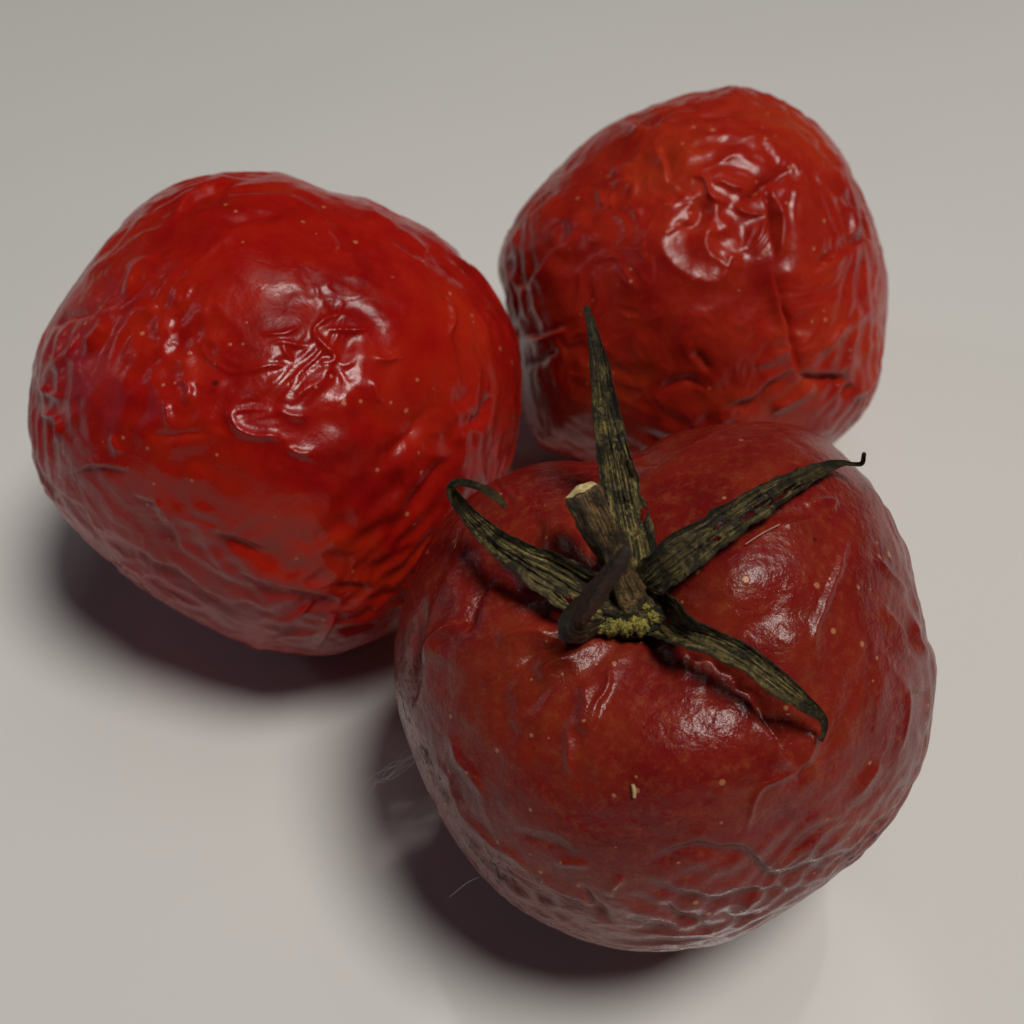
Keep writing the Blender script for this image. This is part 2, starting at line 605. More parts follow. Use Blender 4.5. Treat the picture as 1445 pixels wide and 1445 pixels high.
        for it in range(steps):
            d = x[nb] - x[:, None]
            ln = np.sqrt(np.einsum('ijk,ijk->ij', d, d)) + f4(1e-9)
            f = np.einsum('ijk,ij->ik', d, wt * (1 - rest / ln))
            lap = np.einsum('ijk,ij->ik', d, wt) - lap0
            bl = mean(lap)
            dx = x - x0
            nrm = np.einsum('ij,ij->i', dx, D)[:, None] * D
            vel = f4(0.82) * vel + f - f4(kb * 4) * bl - f4(kf) * nrm - f4(0.02) * (dx - nrm)
            x = x + vel
        x = x * self.R
        x0 = x0 * self.R
        dx = (x - x0) * keep
        print('buckle rms px', np.sqrt(((dx * D).sum(1) ** 2).mean()) / self.pxm, 'max', np.abs((dx * D).sum(1)).max() / self.pxm)
        G = dx[gc]                                   # 6, m+1, m+1, 3

        def up(A):                                   # cubic midpoints along axis 1
            m = A.shape[1]
            out = np.empty((A.shape[0], 2 * m - 1) + A.shape[2:])
            out[:, ::2] = A
            out[:, 1::2] = 0.5 * (A[:, 1:] + A[:, :-1])
            out[:, 3:-2:2] = (9 * (A[:, 1:-2] + A[:, 2:-1]) - A[:, :-3] - A[:, 3:]) / 16
            return out
        G = up(G)
        G = up(G.transpose(0, 2, 1, 3)).transpose(0, 2, 1, 3)
        self.disp[self.grid.ravel()] = G.reshape(-1, 3)
        for pts, amp, w_, kd in self.strokes:        # the film rounds the sharpest creases off: sharpen them again
            if w_ < 11:
                self.stroke(pts, self.sharpen * amp, 0.65 * w_, kd)

    def finish(self, name, mat, obj_origin=None, parent=None, cap=None):
        for _ in range(3):       # keep the traced outline once the wrinkles are on
            P = self.P + self.disp + self.D * (self.h * self.pxm)[:, None]
            px, _, _ = project(P)
            a2 = np.arctan2(-(px[:, 1] - self.c[1]), px[:, 0] - self.c[0])
            r2 = np.hypot(px[:, 0] - self.c[0], px[:, 1] - self.c[1])
            k = np.clip(np.digitize(a2, self.bins[::4]) - 1, 0, 89)
            got = np.zeros(90)
            np.maximum.at(got, k, r2)
            err = self.want.reshape(90, 4).mean(1) - got
            mid = 0.5 * (self.bins[:-4:4] + self.bins[4::4])
            self.h += 0.9 * np.interp(self.ang, np.concatenate([mid - 2 * np.pi, mid, mid + 2 * np.pi]), np.concatenate([err] * 3)) * self.s ** 6
        print(name, 'outline error px', np.abs(err).mean(), np.abs(err).max())
        z = P[:, 2]
        k = 0.0011
        P[:, 2] = np.where(z > 0.02, z, k * np.logaddexp(0, z / k))   # settles on the plate
        P[:, 2] = np.maximum(P[:, 2], 0.0001)
        self.Pf = P
        self.pxf, self.distf, _ = project(P)
        base = np.array([self.O[0], self.O[1], 0.0])
        self.base = base
        o = mesh_object(name, P - base, self.F, mat, parent)
        if parent is None:
            o.location = base
        add_attr(o, 'mould', np.clip(self.mould, 0, 1))
        return o

    def surf(self, x, y, r=6):
        """distance from the camera to the finished skin under a pixel"""
        d = np.hypot(self.pxf[:, 0] - x, self.pxf[:, 1] - y)
        k = (d < r) & (self.facing > -0.3)
        if not k.any():
            k = np.argsort(d)[:5]
        return self.distf[k].min()


OUT_L = [(38, 590), (45, 520), (60, 470), (84, 430), (110, 393), (150, 338), (190, 295), (240, 262), (290, 246), (340, 241), (400, 243),
         (430, 252), (465, 268), (510, 277), (550, 295), (600, 318), (640, 348), (680, 385), (702, 418), (722, 452), (735, 490), (738, 530),
         (735, 590), (728, 632), (714, 680), (690, 735), (655, 790), (620, 835), (560, 888), (520, 907), (470, 924), (420, 926), (350, 914),
         (300, 891), (260, 868), (200, 832), (150, 791), (100, 745), (65, 700), (45, 645)]
OUT_B = [(701, 390), (706, 350), (720, 318), (742, 283), (775, 248), (803, 220), (833, 193), (870, 170), (920, 148), (960, 133), (988, 127),
         (1022, 120), (1060, 124), (1100, 138), (1140, 163), (1170, 190), (1195, 225), (1206, 250), (1220, 277), (1236, 320), (1250, 370),
         (1254, 412), (1251, 470), (1245, 530), (1222, 580), (1185, 620), (1130, 660), (1060, 690), (980, 695), (900, 680), (830, 655),
         (765, 635), (738, 590), (728, 530), (722, 470), (712, 425)]
OUT_F = [(1040, 591), (1090, 591), (1140, 603), (1182, 632), (1230, 682), (1262, 732), (1288, 790), (1299, 850), (1309, 890), (1323, 942),
         (1318, 1000), (1308, 1062), (1288, 1112), (1258, 1162), (1215, 1210), (1165, 1248), (1100, 1292), (1040, 1325), (970, 1341), (900, 1343),
         (830, 1330), (760, 1300), (700, 1258), (650, 1200), (610, 1130), (580, 1062), (561, 1002), (555, 950), (558, 900), (569, 850),
         (585, 800), (610, 755), (645, 712), (690, 680), (740, 656), (790, 645), (840, 648), (890, 640), (925, 618), (975, 602)]

NQ = 240
# ---- the bright tomato on the left
L = Tomato(OUT_L, (388, 584), 0.0315, NQ, 1)
rim = smooth(0.72, 0.98, L.s)
low = smooth(640, 820, L.px[:, 1])
L.h += 5.0 * fbm(L.q * 2.3 + 4, 3) * (1 - 0.6 * rim)
L.wrinkle(4.2, 1.26, (1, 0.35), 1.6, off=1, mask=1 - 0.55 * L.zone(390, 690, 190, 90))
L.wrinkle(7.5, 1.12, (1, 0.2), 1.4, off=2, mask=0.25 + 0.9 * L.zone(430, 520, 190, 130) + 0.8 * rim)
L.wrinkle(13, 0.45, (1, 0.4), 1.5, off=3, mask=0.3 + L.zone(440, 500, 130, 80))
band = L.zone(230, 800, 300, 80, 33)
lowz = np.clip(smooth(640, 760, L.px[:, 1] + 0.25 * (L.px[:, 0] - 300) * -1) * (L.facing > -0.2), 0, 1)
L.wrinkle(8, 1.05, (1, -0.45), 2.4, off=4, mask=lowz)
L.wrinkle(14, 0.66, (1, -0.5), 2.2, off=14, mask=lowz)
L.wrinkle(24, 0.28, (1, -0.4), 1.8, off=17, mask=0.4 + 0.6 * lowz)
L.wrinkle(9, 0.84, (0.5, 1), 1.6, off=15, mask=L.zone(230, 430, 170, 130))
L.wrinkle(9, 0.77, (0.3, 1), 2.2, off=16, mask=L.zone(620, 470, 90, 120))
L.wrinkle(9, 0.91, (0.2, 1), 2.5, off=5, mask=L.zone(70, 560, 55, 170))
L.wrinkle(8, 0.98, (-0.25, 1), 2.6, off=6, mask=L.zone(690, 560, 90, 150))
L.wrinkle(7, 1.40, (1, -0.7), 2.0, off=7, mask=L.zone(590, 340, 150, 60, 35))
for pts, amp, w, kd in [
    ([(365, 464), (377, 473), (404, 473), (427, 458)], 3.0, 4, 'r'),
    ([(345, 526), (374, 520), (408, 517)], 3.0, 4, 'r'),
    ([(377, 489), (398, 485), (430, 488), (448, 479)], 3.2, 4, 'r'),
    ([(398, 485), (406, 503), (415, 513)], 2.6, 4, 'r'),
    ([(425, 509), (463, 513), (471, 504), (460, 494), (447, 479), (445, 464), (469, 447), (496, 443), (499, 430)], 4.0, 4.5, 'r'),
    ([(448, 470), (481, 467), (511, 465), (523, 456)], 3.0, 4, 'r'),
    ([(470, 515), (455, 530), (440, 545), (420, 560)], 3.0, 8, 'r'),
    ([(322, 570), (333, 597), (358, 611), (385, 614), (410, 624)], 5.5, 7, 'r'),
    ([(398, 630), (420, 634), (446, 636)], 4.0, 6, 'r'),
    ([(385, 575), (410, 585), (440, 590)], 4.0, 8, 'r'),
    ([(630, 411), (637, 446), (631, 484)], 4.5, 5, 'r'),
    ([(572, 493), (545, 510), (522, 506)], 3.5, 6, 'r'),
    ([(517, 530), (529, 560), (533, 572)], 3.5, 6, 'r'),
    ([(228, 354), (190, 386), (174, 426)], 7.0, 10, 'r'),
    ([(160, 450), (136, 475), (112, 498)], 6.0, 9, 'r'),
    ([(258, 534), (268, 552), (262, 573)], 4.5, 6, 'r'),
    ([(235, 562), (241, 582), (246, 602)], 4.0, 6, 'r'),
    ([(160, 610), (168, 628), (178, 640)], 4.0, 6, 'r'),
    ([(205, 618), (261, 610), (308, 607)], 2.2, 8, 'g'),
    ([(90, 668), (148, 656), (200, 667)], -2.1, 6, 'f'),
    ([(48, 650), (80, 692), (116, 720), (136, 749), (168, 773)], -2.5, 8, 'f'),
    ([(112, 744), (156, 753), (193, 777), (241, 797), (277, 825), (317, 845), (361, 853), (405, 865), (428, 869)], -2.9, 8, 'f'),
    ([(120, 776), (181, 801), (229, 821), (277, 849), (325, 877), (381, 893), (424, 880)], -2.9, 8, 'f'),
    ([(177, 688), (221, 708), (245, 737), (261, 789)], -2.1, 8, 'f'),
    ([(290, 740), (333, 753), (376, 779)], -2.1, 8, 'f'),
    ([(330, 803), (381, 817), (408, 839)], -2.1, 7, 'f'),
    ([(394, 824), (437, 833), (470, 841), (485, 860)], -2.5, 7, 'f'),
    ([(382, 875), (410, 868), (430, 856), (446, 848)], 4.0, 5, 'r'),
    ([(444, 915), (462, 883), (476, 862)], 6.0, 6, 'r'),
    ([(350, 914), (397, 897), (456, 892)], 4.0, 5, 'r'),
    ([(470, 884), (518, 877), (555, 880)], -2.1, 6, 'f'),
    ([(462, 826), (502, 820), (530, 836)], -2.1, 7, 'f'),
    ([(44, 584), (80, 590), (85, 612), (66, 630)], 4.0, 5, 'r'),
    ([(50, 540), (70, 556), (92, 560)], 4.0, 6, 'r'),
    ([(525, 650), (576, 613), (610, 573)], 6.0, 12, 'g'),
    ([(655, 606), (680, 582), (697, 560)], 5.0, 9, 'g'),
    ([(508, 280), (534, 300), (572, 326)], 5.0, 8, 'f'),
    ([(600, 322), (648, 360), (680, 384)], 4.0, 7, 'f'),
    ([(345, 247), (294, 267), (264, 286), (240, 310)], 5.0, 8, 'f'),
    ([(455, 320), (475, 345), (470, 358)], 4.0, 7, 'r'),
    ([(60, 470), (90, 450), (120, 440), (150, 420)], 4.0, 8, 'g'),
    ([(300, 300), (330, 310), (365, 300), (410, 305)], 4.0, 10, 'g'),
    ([(560, 720), (600, 690), (640, 640)], 5.0, 12, 'g'),
    ([(220, 700), (230, 720), (245, 740)], 4.5, 7, 'r'),
]:
    L.strokes.append((pts, amp, w, kd))
    L.stroke(pts, amp, w, kd)
for b in [(421, 548, 30, 20, 3, 0), (440, 430, 60, 24, -3, 10), (290, 480, 60, 60, -5, 0), (560, 600, 60, 40, -4, 0), (395, 700, 110, 60, 4, 0)]:
    L.blob(*b)
L.blob(425, 640, 170, 130, 15)
patch = 0.25 + 1.2 * smooth(-0.3, 0.45, fbm(L.q * 2.0 + 21, 2))
L.buckle(patch * (0.072 + 0.018 * lowz * (1 - L.zone(560, 780, 150, 150))), radial=0.8, kb=0.04, kf=0.002, steps=105, keep=0.62)
L.wrinkle(11, 3.0, (1, 0.2), 2.0, off=31, mask=L.zone(430, 500, 150, 110) + 0.5 * L.zone(230, 430, 150, 130))
left = L.finish('tomato', MAT_L)
tag(left, 'brightest red wrinkled tomato without a stem, lying at the left', 'tomato', 'shrivelled tomatoes on the plate')

# ---- the tomato at the back
B = Tomato(OUT_B, (978, 402), 0.0290, NQ, 2)
rim = smooth(0.72, 0.98, B.s)
B.h += 6.0 * fbm(B.q * 2.1 + 9, 3) * (1 - 0.5 * rim)
B.wrinkle(4.0, 1.12, (0.3, 1), 1.6, off=1)
B.wrinkle(7.5, 0.98, (0.6, 0.7), 1.5, off=2, mask=0.35 + 0.8 * rim)
B.wrinkle(13, 0.49, (0.5, 1), 1.5, off=3, mask=0.6)
B.wrinkle(6, 1.26, (0.7, 0.75), 3.0, off=4, mask=B.zone(790, 300, 130, 120))
B.wrinkle(6, 0.91, (-0.2, 1), 2.2, off=5, mask=B.zone(800, 530, 90, 100))
B.wrinkle(6, 1.40, (0.5, 0.8), 2.2, off=6, mask=B.zone(1190, 420, 80, 140))
for pts, amp, w, kd in [
    ([(1070, 250), (1080, 268), (1083, 299), (1085, 333), (1091, 378), (1095, 399), (1108, 453), (1116, 499), (1126, 534)], 12.0, 10, 'f'),
    ([(1098, 392), (1112, 450), (1121, 500), (1128, 530)], 8.0, 7, 'g'),
    ([(1091, 262), (1104, 308), (1102, 357), (1090, 384)], 6.0, 6, 'r'),
    ([(1084, 262), (1090, 300), (1092, 345), (1094, 375)], 8.0, 6, 'g'),
    ([(1124, 235), (1087, 254), (1058, 274), (1043, 284)], 8.0, 10, 'g'),
    ([(969, 264), (979, 252), (996, 258), (1004, 279), (1020, 285), (1035, 278)], 5.0, 5, 'r'),
    ([(1002, 268), (1012, 258), (1033, 264), (1046, 266), (1045, 284)], 4.0, 4, 'r'),
    ([(1035, 286), (1054, 299), (1082, 302)], 4.0, 4, 'r'),
    ([(927, 306), (921, 324), (937, 353), (962, 382), (996, 398), (1025, 386), (1068, 365)], 2.8, 12, 'r'),
    ([(998, 300), (1000, 340), (1005, 375)], 4.0, 12, 'r'),
    ([(970, 350), (1000, 328), (1030, 318)], 4.0, 11, 'r'),
    ([(952, 315), (975, 321), (988, 299), (986, 276)], 7.0, 11, 'g'),
    ([(859, 250), (878, 240), (897, 228)], 5.0, 7, 'r'),
    ([(862, 268), (880, 258), (892, 250)], 4.0, 6, 'r'),
    ([(841, 264), (848, 280), (851, 297)], 4.0, 6, 'r'),
    ([(927, 208), (940, 235), (948, 262)], 5.0, 8, 'f'),
    ([(722, 416), (763, 382), (792, 349), (828, 318)], 6.0, 8, 'f'),
    ([(710, 380), (735, 330), (770, 290), (800, 262)], 6.0, 9, 'f'),
    ([(735, 476), (771, 470), (808, 460)], 6.0, 7, 'f'),
    ([(740, 520), (775, 500), (800, 495)], 5.0, 8, 'g'),
    ([(1138, 388), (1178, 362), (1211, 345), (1238, 336)], 6.0, 8, 'f'),
    ([(1120, 526), (1149, 537), (1178, 536), (1206, 538)], 8.0, 8, 'g'),
    ([(1206, 540), (1198, 552), (1185, 560)], 5.0, 6, 'g'),
    ([(1196, 562), (1225, 540), (1245, 510)], 5.0, 7, 'r'),
    ([(1060, 518), (1095, 503), (1120, 486)], 4.0, 7, 'r'),
    ([(1010, 580), (1066, 557), (1122, 514)], -3.8, 8, 'f'),
    ([(1085, 588), (1128, 560), (1160, 545)], 5.0, 8, 'r'),
    ([(1158, 505), (1170, 480), (1190, 450)], 4.0, 7, 'r'),
    ([(1170, 230), (1185, 260), (1200, 275)], 4.0, 7, 'r'),
    ([(1205, 285), (1208, 320), (1205, 345)], 4.0, 6, 'r'),
    ([(965, 490), (990, 505), (1010, 530)], 4.0, 10, 'g'),
    ([(920, 560), (960, 540), (1000, 545)], 4.0, 10, 'g'),
    ([(970, 150), (1000, 160), (1060, 150)], 4.0, 10, 'g'),
    ([(880, 175), (920, 185), (935, 165)], 4.0, 9, 'f'),
]:
    B.strokes.append((pts, amp, w, kd))
    B.stroke(pts, amp, w, kd)
B.blob(1140, 300, 40, 70, 4)
B.blob(910, 330, 70, 50, 3)
B.blob(965, 430, 130, 100, 9)
patch = 0.25 + 1.2 * smooth(-0.3, 0.45, fbm(B.q * 2.0 + 41, 2))
B.buckle(patch * 0.072, radial=0.7, kb=0.045, kf=0.002, steps=105, keep=0.62)
B.wrinkle(12, 2.8, (0.8, 0.6), 1.6, off=33, mask=B.zone(990, 330, 130, 100) + 0.3)
back = B.finish('tomato', MAT_B)
tag(back, 'mid-red wrinkled tomato without a stem, furthest back, half hidden by the stemmed one', 'tomato', 'shrivelled tomatoes on the plate')

# ---- the dull tomato in front, with its calyx
Fm = Tomato(OUT_F, (940, 968), 0.0305, NQ, 3)
rim = smooth(0.74, 0.98, Fm.s)
Fm.h += 5.0 * fbm(Fm.q * 2.0 + 2, 3) * (1 - 0.6 * rim)
Fm.wrinkle(4.2, 1.20, (1, 0.3), 1.5, off=1, mask=0.3 + 0.5 * smooth(1080, 1230, Fm.px[:, 1]) + 0.4 * rim)
Fm.wrinkle(7.5, 1.04, (1, 0.25), 2.0, off=2, mask=0.12 + 0.6 * smooth(1100, 1250, Fm.px[:, 1]) + 0.5 * rim)
Fm.wrinkle(14, 0.40, None, 1, off=3, mask=0.25 + 0.6 * rim)
Fm.wrinkle(7, 1.60, (0.75, -0.7), 3.0, off=4, mask=Fm.zone(640, 1150, 50, 170, -28))
Fm.wrinkle(7, 1.80, (0.1, 1), 2.6, off=5, mask=Fm.zone(1280, 980, 50, 170, 8))
Fm.wrinkle(6, 1.60, (1, 0.6), 2.2, off=6, mask=Fm.zone(1200, 1180, 110, 60, -35))
Fm.blob(885, 850, 60, 50, -16, 0)            # stem hollow
Fm.blob(885, 872, 165, 150, -56, 0)
for pts, amp, w, kd in [
    ([(868, 800), (858, 730), (850, 660), (845, 640)], 14, 32, 'g'),
    ([(940, 890), (1010, 930), (1070, 980), (1125, 1070)], 16, 28, 'g'),
    ([(830, 860), (740, 830), (680, 810), (650, 850)], 16, 24, 'g'),
    ([(1008, 962), (1034, 968), (1060, 989), (1085, 1022), (1104, 1055), (1135, 1087)], 9, 10, 'f'),
    ([(930, 800), (1000, 760), (1080, 720), (1150, 690)], 7, 24, 'g'),
    ([(880, 1233), (917, 1210), (953, 1195), (1005, 1187), (1041, 1193), (1063, 1210), (1089, 1228), (1122, 1221), (1159, 1210), (1192, 1202), (1232, 1180), (1264, 1153)], -3.2, 11, 'f'),
    ([(900, 1236), (953, 1204), (1005, 1197), (1041, 1203), (1063, 1219), (1089, 1237), (1122, 1230), (1170, 1217)], 1.5, 9, 'g'),
    ([(860, 1266), (868, 1248), (883, 1233)], 5, 7, 'r'),
    ([(815, 1240), (841, 1274), (867, 1304)], 7, 7, 'g'),
    ([(715, 1163), (770, 1174), (805, 1191), (826, 1212)], -1.6, 10, 'f'),
    ([(722, 1172), (770, 1186), (800, 1200), (820, 1220)], 2.5, 8, 'g'),
    ([(780, 1214), (810, 1216), (838, 1219)], 4, 5, 'r'),
    ([(1135, 1087), (1082, 1102), (1063, 1122), (1053, 1160), (1051, 1182)], 3.5, 4, 'r'),
    ([(1144, 1024), (1147, 1055), (1133, 1090)], 3.0, 5, 'r'),
    ([(1148, 1075), (1135, 1092), (1122, 1105)], 4.0, 5, 'g'),
    ([(1265, 1070), (1277, 1015), (1281, 955)], 4, 5, 'r'),
    ([(1248, 1068), (1225, 1100), (1194, 1135)], 6, 9, 'r'),
    ([(917, 1239), (953, 1254), (1008, 1265), (1052, 1254), (1140, 1253)], -2.2, 8, 'f'),
    ([(925, 1272), (968, 1300), (1005, 1312)], 5, 8, 'g'),
    ([(1045, 1290), (1060, 1270), (1085, 1262)], 5, 7, 'r'),
    ([(880, 1290), (930, 1300), (960, 1310)], -3.0, 8, 'f'),
    ([(625, 1028), (646, 1069), (671, 1097), (686, 1131)], 5, 7, 'r'),
    ([(590, 1035), (615, 1076), (639, 1097), (643, 1125), (671, 1161), (699, 1189), (742, 1221), (778, 1244)], 6, 7, 'r'),
    ([(563, 1015), (590, 1048), (611, 1097), (632, 1143), (668, 1196), (699, 1235), (749, 1263), (800, 1282)], 6, 7, 'g'),
    ([(690, 1210), (742, 1240), (800, 1262), (860, 1290)], -3.8, 7, 'f'),
    ([(690, 920), (699, 899), (735, 887), (786, 878)], 10, 12, 'r'),
    ([(740, 960), (763, 935), (792, 913)], 9, 10, 'r'),
    ([(715, 940), (745, 915), (780, 900)], 6, 9, 'g'),
    ([(844, 924), (849, 970), (834, 998), (827, 1034), (818, 1058)], 7, 6, 'r'),
    ([(826, 955), (816, 1000), (816, 1045)], 9, 15, 'r'),
    ([(798, 1010), (797, 1050), (805, 1100)], 3.5, 8, 'r'),
    ([(679, 789), (672, 815), (655, 872), (648, 900)], 13, 10, 'g'),
    ([(578, 1015), (581, 960), (588, 890), (605, 830)], 9, 8, 'g'),
    ([(600, 945), (622, 900), (645, 866)], 13, 16, 'r'),
    ([(673, 680), (693, 675), (714, 692), (726, 701), (731, 691), (727, 677)], 4, 4, 'r'),
    ([(684, 685), (695, 694), (708, 702)], 4, 5, 'r'),
    ([(1207, 740), (1190, 769), (1175, 822), (1160, 859), (1149, 904), (1153, 940)], 4.5, 6, 'r'),
    ([(1128, 713), (1149, 707), (1176, 708), (1173, 719), (1154, 722)], 4, 5, 'r'),
    ([(1100, 742), (1130, 735), (1150, 728)], 4, 6, 'r'),
    ([(1236, 780), (1257, 814), (1281, 838)], 5, 6, 'r'),
    ([(1245, 850), (1270, 880), (1290, 930)], 5, 8, 'f'),
    ([(1290, 870), (1302, 911), (1310, 936)], 5, 6, 'r'),
    ([(1275, 965), (1298, 980), (1318, 978)], 3, 5, 'g'),
    ([(1215, 650), (1235, 690), (1250, 730)], 4, 8, 'f'),
    ([(886, 635), (924, 650), (963, 630), (1020, 606)], 6, 10, 'f'),
    ([(740, 700), (752, 740), (745, 780)], 5, 12, 'g'),
    ([(1010, 1285), (1040, 1300), (1080, 1290)], 4, 7, 'g'),
]:
    Fm.strokes.append((pts, amp, w, kd))
    Fm.stroke(pts, amp, w, kd)
Fm.blob(788, 752, 34, 36, 20)
Fm.blob(700, 692, 30, 22, 8)
Fm.wrinkle(15, 0.88, (1, 0.15), 2.0, off=21, mask=0.5 * Fm.zone(1090, 830, 130, 110))
Fm.wrinkle(24, 0.36, (1, 0.2), 1.4, off=22, mask=0.35 + Fm.zone(980, 1020, 130, 90))
Fm.blob(960, 1068, 120, 80, 12, 10)
Fm.blob(995, 815, 70, 80, 15, 0)
Fm.blob(1115, 905, 42, 40, 8)
Fm.blob(1050, 830, 80, 50, 6, -20)
Fm.blob(1060, 985, 60, 30, -8, 40)
patch = 0.4 + 1.0 * smooth(-0.3, 0.45, fbm(Fm.q * 2.0 + 61, 2))
Fm.sharpen = 0.15
Fm.buckle(patch * (0.045 + 0.018 * np.clip(smooth(1080, 1220, Fm.px[:, 1]) + 0.7 * rim, 0, 1)), radial=0.9, kb=0.045, kf=0.002, steps=105, keep=0.5)
# mould in the creases of the shaded flank
Fm.mould = np.clip(1.2 * Fm.zone(572, 985, 14, 60) + 1.0 * Fm.zone(610, 1090, 16, 60, -25) + 1.0 * Fm.zone(690, 1225, 24, 60, -50)
                   + 0.8 * Fm.zone(572, 880, 12, 40, 15) + 0.6 * Fm.zone(1262, 1155, 14, 70, 40) + 0.7 * Fm.zone(1190, 1215, 16, 50, 60), 0, 1)
front_t = bpy.data.objects.new('tomato', None)
C.objects.link(front_t)
tag(front_t, 'dull dark red wrinkled tomato with a dried green stem and sepals, nearest in front', 'tomato', 'shrivelled tomatoes on the plate')
skin = Fm.finish('skin', MAT_F, parent=front_t)
front_t.location = Fm.base

# ------------------------------------------------------------------ calyx
BASE = Fm.base


def px3(x, y, dist):
    return CAM + ray(x, y) * dist - BASE


def frame_along(P):
    T = np.gradient(P, axis=0)
    T /= np.linalg.norm(T, axis=1)[:, None]
    return T


def sepal(name, pts, mat, parent, cup=0.35, thick=0.00035, twist=(0, 0), nv=37, seed=0, holes=(), ragged=0.08, tipdark=1.0):
    """pts: photo x, y, distance from the camera in metres, full width in photo px; built as a thick cupped strip"""
    Q = catmull(pts, 2.2)
    P = np.array([px3(x, y, d) for x, y, d, w in Q])
    n = len(Q)
    hw = Q[:, 3] * 0.40 * Q[:, 2] / FPX
    T = frame_along(P)
    view = (CAM - BASE) - P
    view /= np.linalg.norm(view, axis=1)[:, None]
    S = np.cross(T, view)
    S /= np.linalg.norm(S, axis=1)[:, None]
    N = np.cross(S, T)
    tw = np.radians(np.linspace(twist[0], twist[1], n))[:, None]
    S, N = S * np.cos(tw) + N * np.sin(tw), N * np.cos(tw) - S * np.sin(tw)
    v = np.linspace(-1, 1, nv)
    L_ = np.concatenate([[0], np.cumsum(np.linalg.norm(np.diff(P, axis=0), axis=1))])
    u = L_ / L_[-1]
    U, V = np.meshgrid(u, v, indexing='ij')
    flat = lambda *c: np.stack([np.broadcast_to(x, V.shape).ravel() for x in c], -1)
    LL = (L_ * 1000)[:, None]
    rag = 1 + ragged * 1.6 * fbm(flat(LL * 0.42, np.sign(V) * 3.0, seed), 3).reshape(n, nv) * np.abs(V)
    wob = 0.25 * perlin(flat(LL * 0.22, V * 0.6, seed + 2.2)).reshape(n, nv)
    vein = np.abs(np.cos((V + wob) * 3.1 * np.pi)) ** 0.6                      # lengthwise ribs
    ridge = 0.13 * (vein - 0.6) + 0.20 * fbm(flat(LL * 0.28, V * 1.6, seed + 5.5), 3).reshape(n, nv) \
        + 0.05 * fbm(flat(LL * 1.6, V * 6, seed + 7.5), 2).reshape(n, nv)
    hgt = cup * (np.abs(V) ** 2.4) + ridge * 1.15
    top = P[:, None] + S[:, None] * (V * rag * hw[:, None])[..., None] + N[:, None] * (hgt * hw[:, None])[..., None]
    nrm = N[:, None] * np.ones((1, nv, 1))
    th = thick * (1 - 0.6 * V ** 2)
    bot = top - nrm * th[..., None]
    verts = np.vstack([top.reshape(-1, 3), bot.reshape(-1, 3)])
    uc, vc = 0.5 * (u[1:] + u[:-1]), 0.5 * (v[1:] + v[:-1])
    UC, VC = np.meshgrid(uc, vc, indexing='ij')
    hn = fbm(np.stack([UC.ravel() * 60, VC.ravel() * 5, np.full(UC.size, seed + 0.5)], -1), 2).reshape(UC.shape)
    keep = np.ones((n - 1, nv - 1), bool)
    for (hu, hv, du, dv) in holes:
        keep &= ~((((UC - hu) / du) ** 2 + ((VC - hv) / dv) ** 2) < 1 + 0.9 * hn)
    F = []
    m = n * nv
    I = lambda i, j: i * nv + j
    for i in range(n - 1):
        for j in range(nv - 1):
            if not keep[i, j]:
                continue
            q = (I(i, j), I(i, j + 1), I(i + 1, j + 1), I(i + 1, j))
            F.append(q[::-1])
            F.append(tuple(a + m for a in q))
            for (a, b, di, dj) in ((q[0], q[1], -1, 0), (q[1], q[2], 0, 1), (q[2], q[3], 1, 0), (q[3], q[0], 0, -1)):
                ii, jj = i + di, j + dj
                if ii < 0 or jj < 0 or ii >= n - 1 or jj >= nv - 1 or not keep[ii, jj]:
                    F.append((a, b, b + m, a + m))
    o = mesh_object(name, verts, F, mat, parent)
    st = np.zeros((2 * m, 3), np.float32)
    st[:, 0] = np.tile((U * L_[-1] * 110).ravel(), 2)
    st[:, 1] = np.tile(V.ravel(), 2)
    st[:, 2] = seed
    a = o.data.attributes.new('strip', 'FLOAT_VECTOR', 'POINT')
    a.data.foreach_set('vector', st.ravel())
    add_attr(o, 'tip', np.tile((smooth(0.5, 1.0, U) * tipdark).ravel(), 2))
    return o


